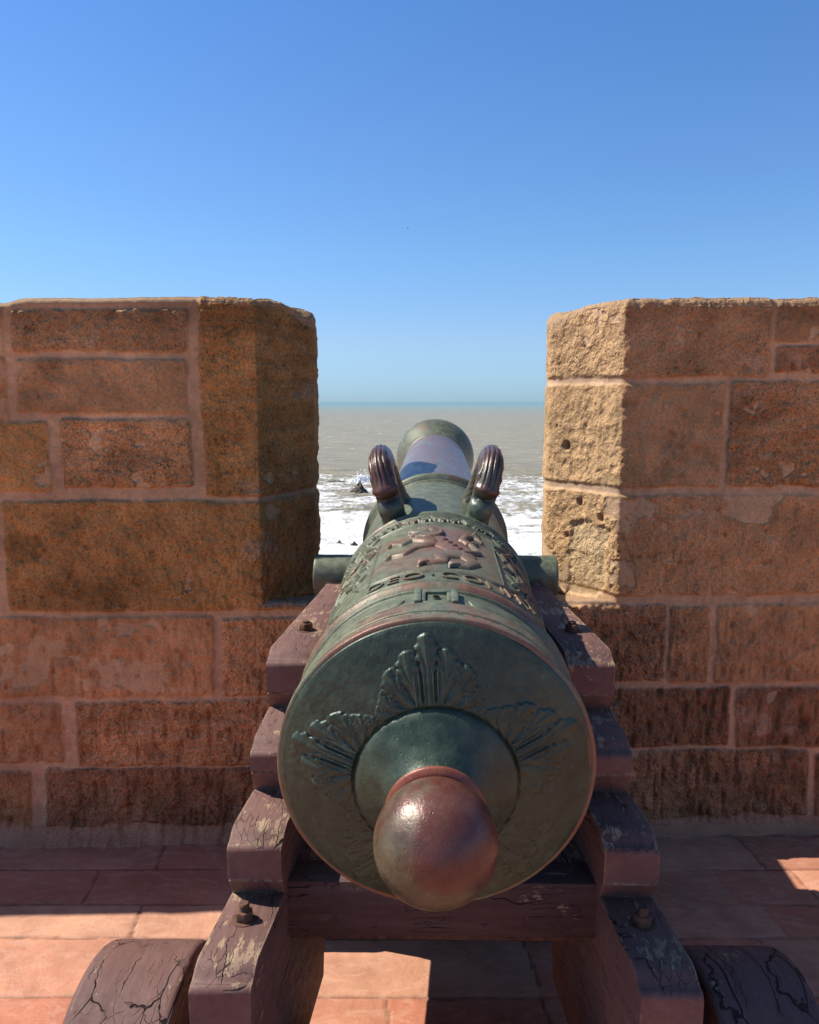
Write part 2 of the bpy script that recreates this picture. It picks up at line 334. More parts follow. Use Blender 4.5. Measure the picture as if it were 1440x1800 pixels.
# the wall beyond the frame and behind the gun carries the same courses
rb = random.Random(9)
hs = [onwall(0, y)[1] for y in (540, 740, 868, 1075, 1228, 1348, 1486)]
for side in (-1, 1):
    for i in range(6):
        x = 1.47+rb.uniform(0, .1)
        while x < 5.2:
            w = rb.uniform(.28, .62); a, b = x+.012, x+w-.012
            BL.append(((-b if side < 0 else a), (-a if side < 0 else b), hs[i+1]+.012, hs[i]-.012, random.choice([O, B1, RD]), 1., .2)); x += w
for x0, y0, y1 in ((640, 1090, 1217), (640, 1238, 1336), (620, 1356, 1482)):
    BL.append((onwall(x0, y0)[0]+.02, onwall(800, y0)[0]-.02, onwall(x0, y1)[1], onwall(x0, y0)[1], RD, 1., 0))
HOLES = [(1000, 783, .016, .03), (1026, 884, .011, .02), (1063, 911, .012, .028), (1003, 940, .010, .03)]
def surf(X, H, P3, splay):
    """relief (m, outward), stone mask and colour for unwrapped wall coordinates"""
    wx = X+.010*fbm(X*9, H*9, 3., 3, 11); wh = H+.008*fbm(X*8, H*8, 9., 3, 23)
    stone = np.zeros_like(X); col = np.zeros(X.shape+(3,)); rough = np.ones_like(X)*.25; smear = np.zeros_like(X)
    mort = np.array([.56, .335, .178])*(1+.16*fbm(X*11, H*11, 8., 4, 111)+.20*fbm(X*60, H*60, 8., 3, 112))[..., None]; col[:] = mort; rgm = np.ones_like(X)*.5
    rr_n = fbm(X*34, H*34, 4., 3, 91)
    for k, (x0, x1, h0, h1, c, rg, sr) in enumerate(BL):
        m = (X > x0-.03) & (X < x1+.03) & (H > h0-.03) & (H < h1+.03)
        if not m.any(): continue
        cx, cy, hx, hy = (x0+x1)/2, (h0+h1)/2, (x1-x0)/2-.006, (h1-h0)/2-.003
        qx = np.abs(wx[m]-cx)-hx; qy = np.abs(wh[m]-cy)-hy
        d = np.hypot(np.maximum(qx, 0), np.maximum(qy, 0))+np.minimum(np.maximum(qx, qy), 0)-.012
        s = sm(.005+.004*rr_n[m], -.008, d+.005*rr_n[m]); old = stone[m]; use = s > old
        st = stone[m]; st[use] = s[use]; stone[m] = st
        cc = col[m]; rr = rough[m]; ss = smear[m]; hue = np.array(c)*(1+.17*(((k*37) % 11)/5.5-1)*np.array([1., 1.1, 1.15]))
        cc[use] = mort[m][use]*(1-s[use, None])+hue*s[use, None]; g_ = rgm[m]; g_[use] = .60+.75*(((k*53) % 7)/6.); rgm[m] = g_; rr[use] = rg; ss[use] = sr
        col[m] = cc; rough[m] = rr; smear[m] = ss
    # mortar and plaster smeared over stones
    pn = fbm(X*7, H*9, 1., 5, 51)*.9+.25*fbm(X*30, H*30, 1., 3, 5)
    sme = sm(.06, .12, pn-.42+smear*.75)*stone
    edge = 0
    col = col*(1-sme[..., None]*.8)+np.array([.60, .375, .195])*sme[..., None]*.8
    stone = stone*(1-.75*sme)
    # tonal drift: redder wash low down, warmer high
    low = sm(SILL+.1, SILL-.45, H)[..., None]
    col = col*(1-low*np.array([-.02, .09, .05]))
    br = 1+.30*fbm(X*3.1, H*3.5, 2., 4, 77)+.22*fbm(X*14, H*14, 2., 4, 99)*stone
    col = col*br[..., None]
    # darker band along the top of the front faces
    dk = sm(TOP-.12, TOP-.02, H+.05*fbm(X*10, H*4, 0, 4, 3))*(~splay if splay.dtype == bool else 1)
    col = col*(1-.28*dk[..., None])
    # relief
    z = P3
    er = fbm(z[..., 0]*38, z[..., 1]*38+z[..., 2]*0, z[..., 2]*22, 4, 31, .6)
    er2 = fbm(z[..., 0]*90, z[..., 1]*90, z[..., 2]*55, 3, 37, .6)
    bigr = fbm(X*5, H*5, 5., 3, 41)
    disp = .007*stone+.007*bigr+stone*rough*(.0065*er+.0055*er2)+(1-stone)*(.0030*er+.0018*er2)
    disp += .003*sme
    disp += stone*.004*rgm*fbm(X*24, H*30, 6., 3, 131)
    lay = vn(X*3, H*95+2*vn(X*5, H*6, 0, 141), 0, 140)*stone*sm(.9, 1.3, rgm); disp += .0022*lay; col *= (1+.10*lay)[..., None]
    stn = .7*sm(.12, .45, fbm(X*4.5, H*7, 2.2, 5, 151))*stone; col *= (1-.34*stn)[..., None]
    salt = sm(.22, .5, fbm(X*8, H*10, 5.5, 5, 161, .65))*(.3+.7*stone); col = col*(1-.35*salt[..., None])+np.array([.58, .40, .26])*.35*salt[..., None]
    crumb = sm(.25, .5, fbm(X*26, H*26, 1.5, 4, 171, .6))*stone; disp -= .005*crumb; col *= (1-.22*crumb)[..., None]
    # chisel / drip erosion, low courses
    ver = np.maximum(0, vn(X*75, H*16, 0, 61)-.1)*low[..., 0]*stone
    disp -= .014*ver; col *= (1-.30*low*(ver*1.2)[..., None]); disp += .004*low[..., 0]*stone*fbm(X*32, H*20, 3., 3, 83)
    # soft decay of block edges
    disp -= .006*np.clip(fbm(X*16, H*16, 7., 3, 71)-.15, 0, 1)*stone*2
    return disp, stone, col, np.clip(rgm, 0, 1.6)
def extra_right(X, H, disp, stone, col, onsplay):
    ys = np.array([.50, .315, .160])*(1+.25*fbm(X*5, H*5, 1., 4, 55)+.18*fbm(X*30, H*30, 1., 3, 56))[..., None]; ym = np.array([.52, .35, .22])
    m_ = (onsplay*sm(SILL-.02, SILL+.02, H))[..., None]*sm(XR+.004, XR-.004, X)[..., None]
    col[:] = col*(1-m_)+(ys*stone[..., None]+ym*(1-stone[..., None]))*m_
    for px, py, r, dp in HOLES:
        # position of the hole on the slanted cheek of the embrasure
        f = (1094-px)/131.0; s = XR-f*.33; h = hole_h(py, f)
        d = np.hypot((X-s), (H-h)*.8)/r*(1+.35*fbm(X*60, H*60, 0, 2, 7)); q = sm(1.15, .35, d)*onsplay
        disp -= dp*q; col *= (1-.35*q)[..., None]
    # pale freshly broken patch
    f = .35; s = XR-.13; h = hole_h(985, .35)
    d = np.maximum(np.abs(X-s)/.085, np.abs(H-h)/.125)+.3*fbm(X*22, H*22, 0, 4, 17); q = sm(1.05, .92, d)*onsplay
    disp -= .007*q; col[:] = col*(1-q[..., None]*.75)+np.array([.56, .41, .235])*q[..., None]*.75
    return disp, stone, col
def hole_h(py, f):
    a = (py-900)/FPX; p = R(PITCH); Y = wallY(XR)+.26*f
    return CAMH+(-math.sin(p)-a*math.cos(p))/(math.cos(p)-a*math.sin(p))*Y
def path_pts(side):
    """plan outline of one merlon: front, slanted cheek, throat, outer cheek, back"""
    if side < 0:
        pts = [(-5.0, wallY(-5.)), (-1.55, wallY(-1.55)), (XL, wallY(XL)), (-.336, 2.86), (-.336, 3.02), (-.52, 3.42), (-5, 3.30)]
    else:
        pts = [(5.0, wallY(5.)), (1.55, wallY(1.55)), (XR, wallY(XR)), (.497, 2.925), (.497, 3.06), (.70, 3.44), (5, 3.55)]
    steps = [.06, .0045, .0045, .02, .05, .08]
    P = [np.array(pts[0])]; Xs = [pts[0][0]]; seg = [0]
    arc = pts[2][0]
    for i in range(6):
        a, b = np.array(pts[i]), np.array(pts[i+1]); L = np.linalg.norm(b-a); n = max(1, int(L/steps[i]))
        for j in range(1, n+1):
            P.append(a+(b-a)*j/n); seg.append(i)
            if i < 2: Xs.append(P[-1][0])
            else: arc += (-side)*L/n; Xs.append(arc)
    P = np.array(P)
    # round the corners slightly
    Q = P.copy()
    for _ in range(6): Q[1:-1] = .25*Q[:-2]+.5*Q[1:-1]+.25*Q[2:]
    T = np.gradient(Q, axis=0); T /= np.linalg.norm(T, axis=1)[:, None]
    N = np.stack([T[:, 1], -T[:, 0]], 1)*(1 if side < 0 else -1)
    for _ in range(5): N[1:-1] = .25*N[:-2]+.5*N[1:-1]+.25*N[2:]
    N /= np.linalg.norm(N, axis=1)[:, None]
    return Q, N, np.array(Xs), np.array(seg)
def merlon(side):
    Q, N, Xs, seg = path_pts(side); n = len(Q)
    base = SILL-.10
    # corner radius of the top: bigger at the throat edge
    cor = np.array([-.336, 2.86]) if side < 0 else np.array([.497, 2.925])
    dc = np.linalg.norm(Q-cor, axis=1)
    rr = .018+(.055 if side < 0 else .045)*sm(.16, .0, dc)
    topn = TOP+.004*fbm(Xs*6, Xs*0, 3., 3, 8)-.02*sm(.10, .0, np.abs(Xs-onwall(-5, 600)[0]))*(side < 0)
    topn = topn-(.004 if side < 0 else .014)*sm(.30, .0, dc)
    spine = np.stack([np.clip(Q[:, 0], -4.6, -.75) if side < 0 else np.clip(Q[:, 0], .95, 4.6), np.full(n, 3.02)], 1)
    hv = np.arange(-.03, 1, .0045); rows = []
    nv = int((TOP-.0+.03)/.0045)
    rows_h = np.linspace(-.03, 1., nv)
    k = np.linspace(0, 1, nv)
    na = 14; nt = 60
    Pn = np.zeros((n, nv+na+nt, 3)); H = np.zeros((n, nv+na+nt)); IN = np.zeros_like(H)
    for i in range(n):
        zt = topn[i]-rr[i]
        z = -.03+(zt+.03)*k; H[i, :nv] = z
        a = np.linspace(0, np.pi/2, na+1)[1:]
        H[i, nv:nv+na] = zt+rr[i]*np.sin(a); IN[i, nv:nv+na] = rr[i]*(1-np.cos(a))
        H[i, nv+na:] = topn[i]+.004; IN[i, nv+na:] = -1
    tt = np.linspace(0, 1, nt+1)[1:]**1.6
    Pn[..., 0] = Q[:, None, 0]-N[:, None, 0]*np.maximum(IN, 0); Pn[..., 1] = Q[:, None, 1]-N[:, None, 1]*np.maximum(IN, 0); Pn[..., 2] = H
    edge = Pn[:, nv+na-1, :2].copy()
    Pn[:, nv+na:, 0] = edge[:, None, 0]*(1-tt)+spine[:, None, 0]*tt; Pn[:, nv+na:, 1] = edge[:, None, 1]*(1-tt)+spine[:, None, 1]*tt
    X = np.repeat(Xs[:, None], H.shape[1], 1); spl = np.repeat((seg >= 2)[:, None], H.shape[1], 1)
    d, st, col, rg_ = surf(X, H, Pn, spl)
    if side < 0: g_ = (spl*sm(SILL, SILL+.02, H))[..., None]; col = col*(1-g_*np.array([.36, .30, .22]))   # inner cheek's shade painted into a darker, grimier stone colour
    if side > 0: d = np.where(spl & (X > XR-.45), d*.72, d)
    if side > 0: d, st, col = extra_right(X, H, d, st, col, spl*1.)
    # mortar skirting where the wall meets the floor
    sk = np.where(~spl, .050*np.exp(-np.maximum(H, 0)/.022)*(1+.4*fbm(X*8, H*0, 1., 3, 4)), 0)
    Nn = np.zeros_like(Pn); Nn[..., 0] = N[:, None, 0]; Nn[..., 1] = N[:, None, 1]
    for j in range(na):
        a = (j+1)/na*np.pi/2; Nn[:, nv+j, :2] *= math.cos(a); Nn[:, nv+j, 2] = math.sin(a)
    Nn[:, nv+na:] = (0, 0, 1)
    topm = np.zeros_like(H); topm[:, nv:] = 1
    col = col*(1-topm[..., None]*.6)+np.array([.36, .235, .14])*topm[..., None]*.6
    Pn = Pn+Nn*(d*(1-.3*topm)+sk*(1-topm))[..., None]
    mm = (sm(.058, .048, H+.022*fbm(X*11, H*11, 0, 4, 9))*(~spl))[..., None]
    col = col*(1-mm)+np.array([.44, .20, .115])*mm; st = st*(1-mm[..., 0])
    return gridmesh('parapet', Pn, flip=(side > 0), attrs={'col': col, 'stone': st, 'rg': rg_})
def lower():
    xs = np.arange(XL-.03, XR+.03, .0045); nv = int((SILL+.03)/.0045)
    hz = np.linspace(-.03, SILL-.012, nv); na = 6; dep = np.linspace(0, .80, 110)[1:]
    H = np.concatenate([hz, SILL-.012+.012*np.sin(np.linspace(0, np.pi/2, na+1)[1:]), np.full(len(dep), SILL)])
    P = np.zeros((len(xs), len(H), 3)); P[..., 0] = xs[:, None]; P[..., 1] = wallY(xs)[:, None]; P[..., 2] = H
    P[:, nv:nv+na, 1] += .012*(1-np.cos(np.linspace(0, np.pi/2, na+1)[1:])); P[:, nv+na:, 1] += .012+dep; P[:, nv+na:, 2] -= dep*.13
    X = np.repeat(xs[:, None], len(H), 1); HH = np.repeat(H[None], len(xs), 0); spl = np.zeros(X.shape, bool)
    d, st, col, rg_ = surf(X, HH, P, spl)
    N = np.zeros_like(P); N[:, :nv, 1] = -1
    for j in range(na):
        a = (j+1)/na*np.pi/2; N[:, nv+j, 1] = -math.cos(a); N[:, nv+j, 2] = math.sin(a)
    N[:, nv+na:, 2] = 1
    tm = np.zeros_like(HH); tm[:, nv:] = 1
    sk = .050*np.exp(-np.maximum(HH, 0)/.022)*(1-tm)*(1+.4*fbm(X*8, HH*0, 1., 3, 4))
    col = col*(1-tm[..., None])+np.array([.36, .235, .145])*tm[..., None]; st = st*(1-.5*tm)
    mm = (sm(.058, .048, HH+.022*fbm(X*11, HH*11, 0, 4, 9)))[..., None]
    col = col*(1-mm)+np.array([.44, .20, .115])*mm
    fade = 1-.9*(sm(XL+.02, XL-.02, X)+sm(XR-.02, XR+.02, X))*0
    P = P+N*(d+sk-.0015)[..., None]
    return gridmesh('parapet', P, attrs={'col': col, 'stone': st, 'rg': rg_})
def rampart_body():
    bm = box_bm(-60, 60, 3.0, 3.32, -15.5, SILL-.25)
    me = bpy.data.meshes.new('x'); bm.to_mesh(me); bm.free(); nvx = len(me.vertices)
    setattrs(me, {'col': np.tile(np.array([[.30, .15, .09]]), (nvx, 1)), 'stone': np.ones(nvx), 'rg': np.ones(nvx)}); return me
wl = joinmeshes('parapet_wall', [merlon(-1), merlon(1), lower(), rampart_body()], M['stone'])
tag(wl, 'brown sandstone block parapet wall with an open gun embrasure in the middle', 'wall')
# ------------------------------------------------------------------ FLOOR
def floor():
    xs = np.concatenate([np.linspace(-40, -2.2, 40), np.arange(-2.15, 2.2, .007), np.linspace(2.25, 40, 40)])
    ys = np.concatenate([np.linspace(-30, .5, 40), np.arange(.55, 2.8, .007), np.array([2.9, 3.05])])
    X, Y = np.meshgrid(xs, ys, indexing='ij'); wx = X+.012*fbm(X*6, Y*6, 0, 3, 3); wy = Y+.008*fbm(X*5, Y*5, 0, 3, 13)
    rows = [2.80, 2.62, 2.42, 2.235, 2.085, 1.86, 1.66, 1.46, 1.2, .9, .6]
    joint = np.full_like(X, 1.); tone = np.zeros(X.shape); tint = np.zeros(X.shape); rr = random.Random(21)
    wf = {3: [-2, -1.30, -.77, -.2, .5, 1.05, 1.6, 2.2], 2: [-2, -.96, -.3, .35, .98, 1.22, 1.9]}
    for i in range(len(rows)-1):
        y1, y0 = rows[i], rows[i+1]; m = (wy <= y1) & (wy > y0)
        cuts = wf.get(i)
        if not cuts:
            cuts = [-2.4]
            while cuts[-1] < 2.4: cuts.append(cuts[-1]+rr.uniform(.35, .75))
        sk = .10*(wy[m]-y0)
        xx = wx[m]+sk; dj = np.minimum(y1-wy[m], wy[m]-y0); k = np.zeros(xx.shape, int)
        for j, c in enumerate(cuts): dj = np.minimum(dj, np.abs(xx-c)); k += (xx > c)
        joint[m] = dj; tb = np.array([rr.uniform(-1, 1) for _ in range(len(cuts)+2)]); tc = np.array([rr.uniform(-1, 1) for _ in range(len(cuts)+2)])
        if i == 3: tc[2:4] = 1.2; tb[2:4] = .8
        tone[m] = tb[k]; tint[m] = tc[k]
    jm = sm(.006, .0015, joint+.003*fbm(X*40, Y*40, 0, 2, 5))
    jm = jm*sm(-.5, -.1, fbm(X*2.3, Y*2.3, 4, 3, 43))
    far = (np.abs(X) > 2.19) | (Y < .55); jm[far] = 0; tone[far] = 0; tint[far] = 0
    base = np.array([.47, .205, .125])*(1+.10*tone[..., None]); base = base+tint[..., None]*np.array([.00, .030, .022])
    col = base*(1-.55*jm[..., None])
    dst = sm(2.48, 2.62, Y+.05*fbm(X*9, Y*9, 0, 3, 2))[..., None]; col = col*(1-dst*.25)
    Z = -.004*jm+.0025*fbm(X*3, Y*3, 0, 3, 1)+.0012*fbm(X*25, Y*25, 0, 3, 6)
    P = np.stack([X, Y, Z], -1)
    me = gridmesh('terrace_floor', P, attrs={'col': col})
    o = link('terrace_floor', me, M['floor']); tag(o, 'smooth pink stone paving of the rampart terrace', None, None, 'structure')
floor()
# ------------------------------------------------------------------ SEA
SEA = -15.
def sea():
    ys = np.concatenate([np.linspace(4, 55, 12), np.arange(56, 240, .55), np.geomspace(241, 30000, 150)])
    ux = np.linspace(-1, 1, 460); ux = np.sign(ux)*np.abs(ux)**1.25
    Y = np.repeat(ys[:, None], len(ux), 1); X = ux[None]*(45+Y*1.1)
    foam = sm(205, 160, Y+20*fbm(X*.03, Y*.02, 0, 3, 5))*.62-.55*sm(175, 215, Y)
    foam = foam+.34*sm(140, 95, Y)-.03
    amp = sm(50, 70, Y)*sm(238, 150, Y)
    w = np.abs(fbm(X*.05+.2*vn(X*.02, Y*.02), Y*.16, 0, 5, 15)); Z = SEA+amp*(.9*(1-w)**3-.5+.35*fbm(X*.5, Y*.7, 0, 3, 19))
    Z[Y < 57] = SEA
    me = gridmesh('sea', np.stack([X, Y, Z], -1), flip=True, attrs={'foam': foam})
    o = link('sea', me, M['sea']); tag(o, 'brown green sea with white surf near the shore', None, None, 'structure')
sea()
def rock(name, loc, size, peak, seed, label, group=None):
    nu, nv = 64, 40; th = np.linspace(0, 2*np.pi, nu, endpoint=False); ph = np.linspace(0.0, 1, nv)
    T, Pp = np.meshgrid(th, ph, indexing='ij'); r = 1-Pp**1.1
    x, y = np.cos(T)*r, np.sin(T)*r; z = (Pp**1.5)*peak-.15*peak
    n = 1.5*fbm(x*2.2+seed, y*2.2, z*1.2/peak*2, 5, seed, .65); n2 = np.round(fbm(x*3+seed, y*3, z/peak*2, 3, seed+3)*5)/5
    k = 1+.45*n+.18*n2
    P = np.stack([x*size[0]*k+peak*.12*Pp, y*size[1]*k, z*(1+.6*n2*(Pp < .97)+.35*np.sin(T*3+seed)*(1-Pp))], -1)
    me = gridmesh(name, P, close_u=True); o = link(name, me, M['rock']); o.location = loc
    tag(o, label, 'rock', group)
def atsea(px, py):
    a = (py-900)/FPX; p = R(PITCH); fy = math.cos(p)-a*math.sin(p); fz = -math.sin(p)-a*math.cos(p); k = (SEA-CAMH)/fz
    return ((px-720)/FPX*k, fy*k, SEA)
rock('sea_rock', atsea(630, 868), (2.5, 2.2), 2.9, 4, 'pointed brown rock standing in the surf left of the gun barrel')
G = 'low dark rocks awash in the near surf'
rock('sea_rock', atsea(596, 957), (.75, .5), .5, 5, 'low dark rock in the near surf beside the left wall, leftmost of the low rocks', G)
rock('sea_rock', atsea(622, 958), (.6, .45), .55, 8, 'low dark rock in the near surf closest to the gun barrel', G)
rock('sea_rock', atsea(572, 953), (.35, .4), .35, 11, 'tiny dark rock almost touching the left wall edge in the surf', G)
rock('sea_rock', atsea(597, 868), (1.9, 1.0), .45, 14, 'flat dark reef left of the pointed rock in the surf')
rock('sea_rock', atsea(590, 847), (3.4, 1.2), .45, 17, 'long thin dark reef behind the pointed rock in the surf')
def splash():
    bm = bmesh.new(); rr = random.Random(7)
    for i in range(260):
        a = rr.gauss(0, 1.1); b = rr.gauss(0, .7); h = abs(rr.gauss(0, 1.))*math.exp(-(a*a)/2.2)*1.7; s = rr.uniform(.05, .26)*(1.3-h/3)
        mt = Matrix.Translation((a*1.25, b, h))@Matrix.Rotation(rr.uniform(0, 6), 4, 'X')@Matrix.Diagonal((s, s, s*rr.uniform(.7, 1.6), 1))
        bmesh.ops.create_icosphere(bm, subdivisions=1, radius=1, matrix=mt)
    for i in range(60):
        a = rr.gauss(0, .8); h = rr.uniform(0, 1.5)*math.exp(-a*a); r_ = bmesh.ops.create_icosphere(bm, subdivisions=3, radius=1)
        sz = rr.uniform(.25, .5)
        for v in r_['verts']:
            c = v.co*(1+.35*float(fbm(v.co.x*2+i, v.co.y*2, v.co.z*2, 3, 2))); v.co = Vector((a*1.4+c.x*sz, c.y*sz+rr.uniform(-.01, .01), h+c.z*sz*.9))
    o = bmobj('wave_splash', bm, M['foam']); x, y, z = atsea(638, 850); o.location = (x, y, z)
    tag(o, 'white spray of a wave bursting behind the pointed rock', 'splash', None, 'stuff')
splash()
# ------------------------------------------------------------------ CANNON
gun = empty('bronze_cannon', (.041, 1.215, .902), (R(5.9), 0, R(-1.73)))
tag(gun, 'antique green bronze cannon pointing out to sea through the wall gap', 'cannon')
NA = 1100
TH = np.linspace(0, 2*np.pi, NA, endpoint=False)
def ring(u, r, w, h, n=7):  # a rounded bead on the profile
    return [(u+w*i/n, r+h*math.sin(math.pi*i/n)) for i in range(n+1)]
prof = [(.0, .243), (.001, .247), (.003, .250), (.020, .250), (.023, .248), (.025, .2425)]
prof += ring(.026, .242, .012, .005)+[(.040, .241), (.043, .246), (.078, .2455), (.082, .240), (.086, .2370), (.150, .2362)]
prof += ring(.152, .2362, .010, .005)+ring(.164, .2362, .034, .010)+[(.200, .2355), (.715, .2262)]
prof += ring(.716, .2262, .010, .004)+ring(.728, .2262, .024, .009)+ring(.754, .2260, .010, .004)
prof += [(.768, .2215), (1.243, .204)]
prof += ring(1.245, .204, .014, .006)+ring(1.262, .205, .036, .019)+ring(1.300, .203, .014, .006)+[(1.325, .196), (1.345, .186), (1.36, .183)]
prof += ring(1.36, .183, .010, .003)
bprof = densify(prof, .0022)
def cavity(h, n, sc):
    k = h.copy()
    for ax in (0, 1):
        c = np.cumsum(np.pad(k, [(n+1, n) if i == ax else (0, 0) for i in (0, 1)], mode='edge'), axis=ax)
        k = (np.take(c, range(2*n+1, c.shape[ax]), ax)-np.take(c, range(0, c.shape[ax]-2*n-1), ax))/(2*n+1)
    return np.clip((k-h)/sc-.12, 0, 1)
def lion(a, b):
    """raised coat of arms in surface coordinates a (across), b (along the gun)"""
    out = np.zeros_like(a); S = lambda pts, rad, H=1.: stroke(a, b, pts, rad, H, out)
    b0 = .312
    P = lambda x, y: (x*.108, b0+y*.275)
    # body, haunch, chest, neck
    S([P(.46, .30), P(.30, .42), P(.10, .55), P(-.10, .70), P(-.20, .80)], [.030, .021, .023, .032, .024], .8)
    # head, snout, jaw, ears
    S([P(-.24, .90), P(-.38, .90)], [.021, .015], 1.15); S([P(-.36, .91), P(-.52, .90)], [.011, .007], 1.25); S([P(-.34, .83), P(-.48, .80)], [.009, .005], 1.); S([P(-.22, .98), P(-.16, 1.06)], [.008, .004], 1.3)
    # mane curls around the head and down the chest
    for i in range(14):
        an = -2.0+i*.30; x, y = -.16+.10*math.cos(an), .84+.075*math.sin(an)
        S([P(x, y), P(x+.16*math.cos(an), y+.070*math.sin(an)), P(x+.20*math.cos(an+.5), y+.085*math.sin(an+.5))], [.0065, .0055, .004], 1.35)
    for i in range(6): S([P(-.02-.03*i, .56+.04*i), P(-.20-.03*i, .55+.035*i)], [.006, .003], 1.25)
    for i in range(5): S([P(.12+.09*i, .60-.07*i), P(.20+.09*i, .62-.07*i)], [.005, .003], 1.2)
    # fore legs
    S([P(-.15, .62), P(-.45, .70), P(-.66, .62), P(-.82, .70)], [.014, .011, .008, .010]); S([P(-.08, .52), P(-.40, .45), P(-.60, .33), P(-.80, .36)], [.014, .011, .008, .010])
    for cx, cy in ((-.82, .70), (-.80, .36)):
        for k in (-1, 0, 1): S([P(cx, cy), P(cx-.13, cy+.06*k+.02)], [.007, .0035], 1.25)
    # hind legs
    S([P(.40, .28), P(.10, .20), P(.12, .06), P(-.16, .02)], [.024, .016, .010, .010]); S([P(.50, .28), P(.66, .14), P(.52, .0), P(.36, -.02)], [.020, .014, .010, .010])
    for cx, cy in ((-.16, .02), (.36, -.02)):
        for k in (-1, 0, 1): S([P(cx, cy), P(cx-.13, cy+.035*k-.01)], [.007, .0035], 1.25)
    # tail with tufts
    S([P(.55, .36), P(.78, .44), P(.70, .60), P(.50, .68), P(.60, .84), P(.82, .90)], [.009, .009, .008, .009, .009, .011], 1.1)
    for k in range(5): S([P(.74, .88), P(.86+.05*math.cos(k), .80+.07*k)], [.008, .004], 1.2)
    S([P(.60, .62), P(.82, .70)], [.007, .003])
    return out
def relief(a, b):
    h = np.zeros_like(a); m = (b > .20) & (b < .715) & (np.abs(a) < .36)
    A, B = a[m], b[m]
    L = lion(A, B)*.0068
    # shield field: rounded panel with raised rim
    qx = np.abs(A)-.128; qy = np.abs(B-.452)-.172; d = np.hypot(np.maximum(qx+.02, 0), np.maximum(qy+.02, 0))+np.minimum(np.maximum(qx+.02, qy+.02), 0)-.02
    rim = .0045*np.exp(-((d-.002)/.0035)**2); plate = .0028*sm(.003, -.003, d)
    o = np.maximum(rim, plate); o = np.maximum(o, np.where(d < 0, plate+L, 0))
    # ribbon border that runs below the shield and curls up at both sides
    s2 = np.zeros_like(A)
    for sg in (-1, 1):
        stroke(A, B, [(0, .214), (sg*.10, .217), (sg*.19, .240), (sg*.235, .29), (sg*.25, .37)], [.003]*5, .004, s2)
        stroke(A, B, [(0, .277), (sg*.10, .280), (sg*.15, .298), (sg*.172, .34), (sg*.185, .45)], [.003]*5, .004, s2)
        stroke(A, B, [(sg*.15, .45), (sg*.20, .48), (sg*.24, .45), (sg*.25, .37)], [.004]*4, .005, s2)
        # leafy scroll flanking the shield
        for k in range(8):
            t = k/7; x, y = sg*(.165+.03*math.sin(t*6)), .36+.26*t
            stroke(A, B, [(x, y), (x+sg*.035, y+.03), (x+sg*.055, y+.010)], [.006, .005, .003], .006, s2)
            stroke(A, B, [(x, y), (x-sg*.018, y+.028)], [.005, .003], .005, s2)
        stroke(A, B, [(sg*.16, .36), (sg*.20, .45), (sg*.15, .54), (sg*.19, .63)], [.0045]*4, .006, s2)
    # ornament row above
    for k in range(-11, 12):
        x = k*.0245+.004*math.sin(k*5.1); y = .682+.008*math.cos(k*2.2)
        if k % 3 == 0: stroke(A, B, [(x-.012, y+.012), (x-.002, y-.012), (x+.012, y-.016)], [.003, .005, .003], .008, s2); continue
        stroke(A, B, [(x-.009, y-.006), (x, y+.010), (x+.009, y-.004)], [.006, .007, .005], .0065, s2)
        stroke(A, B, [(x-.004, y-.014), (x+.008, y+.016)], [.004, .003], .0065, s2)
    s2 += .0015*(np.abs(A) < .33)*np.exp(-((B-.655)/.003)**2)*2
    o = np.maximum(o, s2)
    h[m] = o*sm(.35, .28, np.abs(A)); return h
def barrel():
    P = lathe(bprof, NA); u = P[..., 1]; r = np.hypot(P[..., 0], P[..., 2]); th = np.where(TH > np.pi, TH-2*np.pi, TH)[None]*np.ones_like(u)
    a = th*.232; rel = relief(a, u)
    dent = .0012*fbm(P[..., 0]*9, P[..., 1]*9, P[..., 2]*9, 3, 3)+.0006*fbm(P[..., 0]*50, P[..., 1]*50, P[..., 2]*50, 3, 4)
    # the turned edges are ragged in places
    nick = .003*sm(.35, .6, vn(th*60, u*40, 0, 9))*((u > .018) & (u < .030))
    k = 1+(rel+dent-nick)/r
    P[..., 0] *= k; P[..., 2] *= k
    wear = -.15+sm(.001, .005, rel)*.42
    for u0, u1, v in ((0, .024, .62), (.041, .080, .62), (.160, .20, .55), (.724, .76, .25), (1.25, 1.32, .3)): wear = np.maximum(wear, np.where((u >= u0) & (u <= u1), v, -.3))
    wear = np.maximum(wear, .22*((np.abs(a) < .12) & (u > .34) & (u < .60)))
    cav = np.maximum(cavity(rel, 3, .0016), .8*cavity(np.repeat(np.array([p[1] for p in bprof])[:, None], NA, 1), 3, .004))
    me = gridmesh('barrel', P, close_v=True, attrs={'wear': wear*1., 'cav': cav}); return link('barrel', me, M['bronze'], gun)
barrel()
cp = [(1.368, .1825), (1.37, .180)]+[(1.37+i/24*1.27, .180-.036*(i/24)) for i in range(25)]
P = lathe(densify(cp, .02), 200); link('chase', gridmesh('chase', P, close_v=True), M['chase'], gun)
mp_ = [(2.635, .1435)]+ring(2.636, .1435, .014, .005)+[(2.652, .143)]+ring(2.655, .143, .012, .004)
mp_ += [(2.68+.15*t, .143+.047*math.sin(t*math.pi/2)**1.5) for t in [i/14 for i in range(15)]]+[(2.85, .190), (2.868, .186), (2.88, .175), (2.88, .075), (2.875, .070), (2.3, .070), (2.3, .0)]
P = lathe(densify(mp_, .02), 240); link('muzzle', gridmesh('muzzle', P, close_v=True, attrs={'wear': np.full(P.shape[:2], .38)}), M['bronze'], gun)
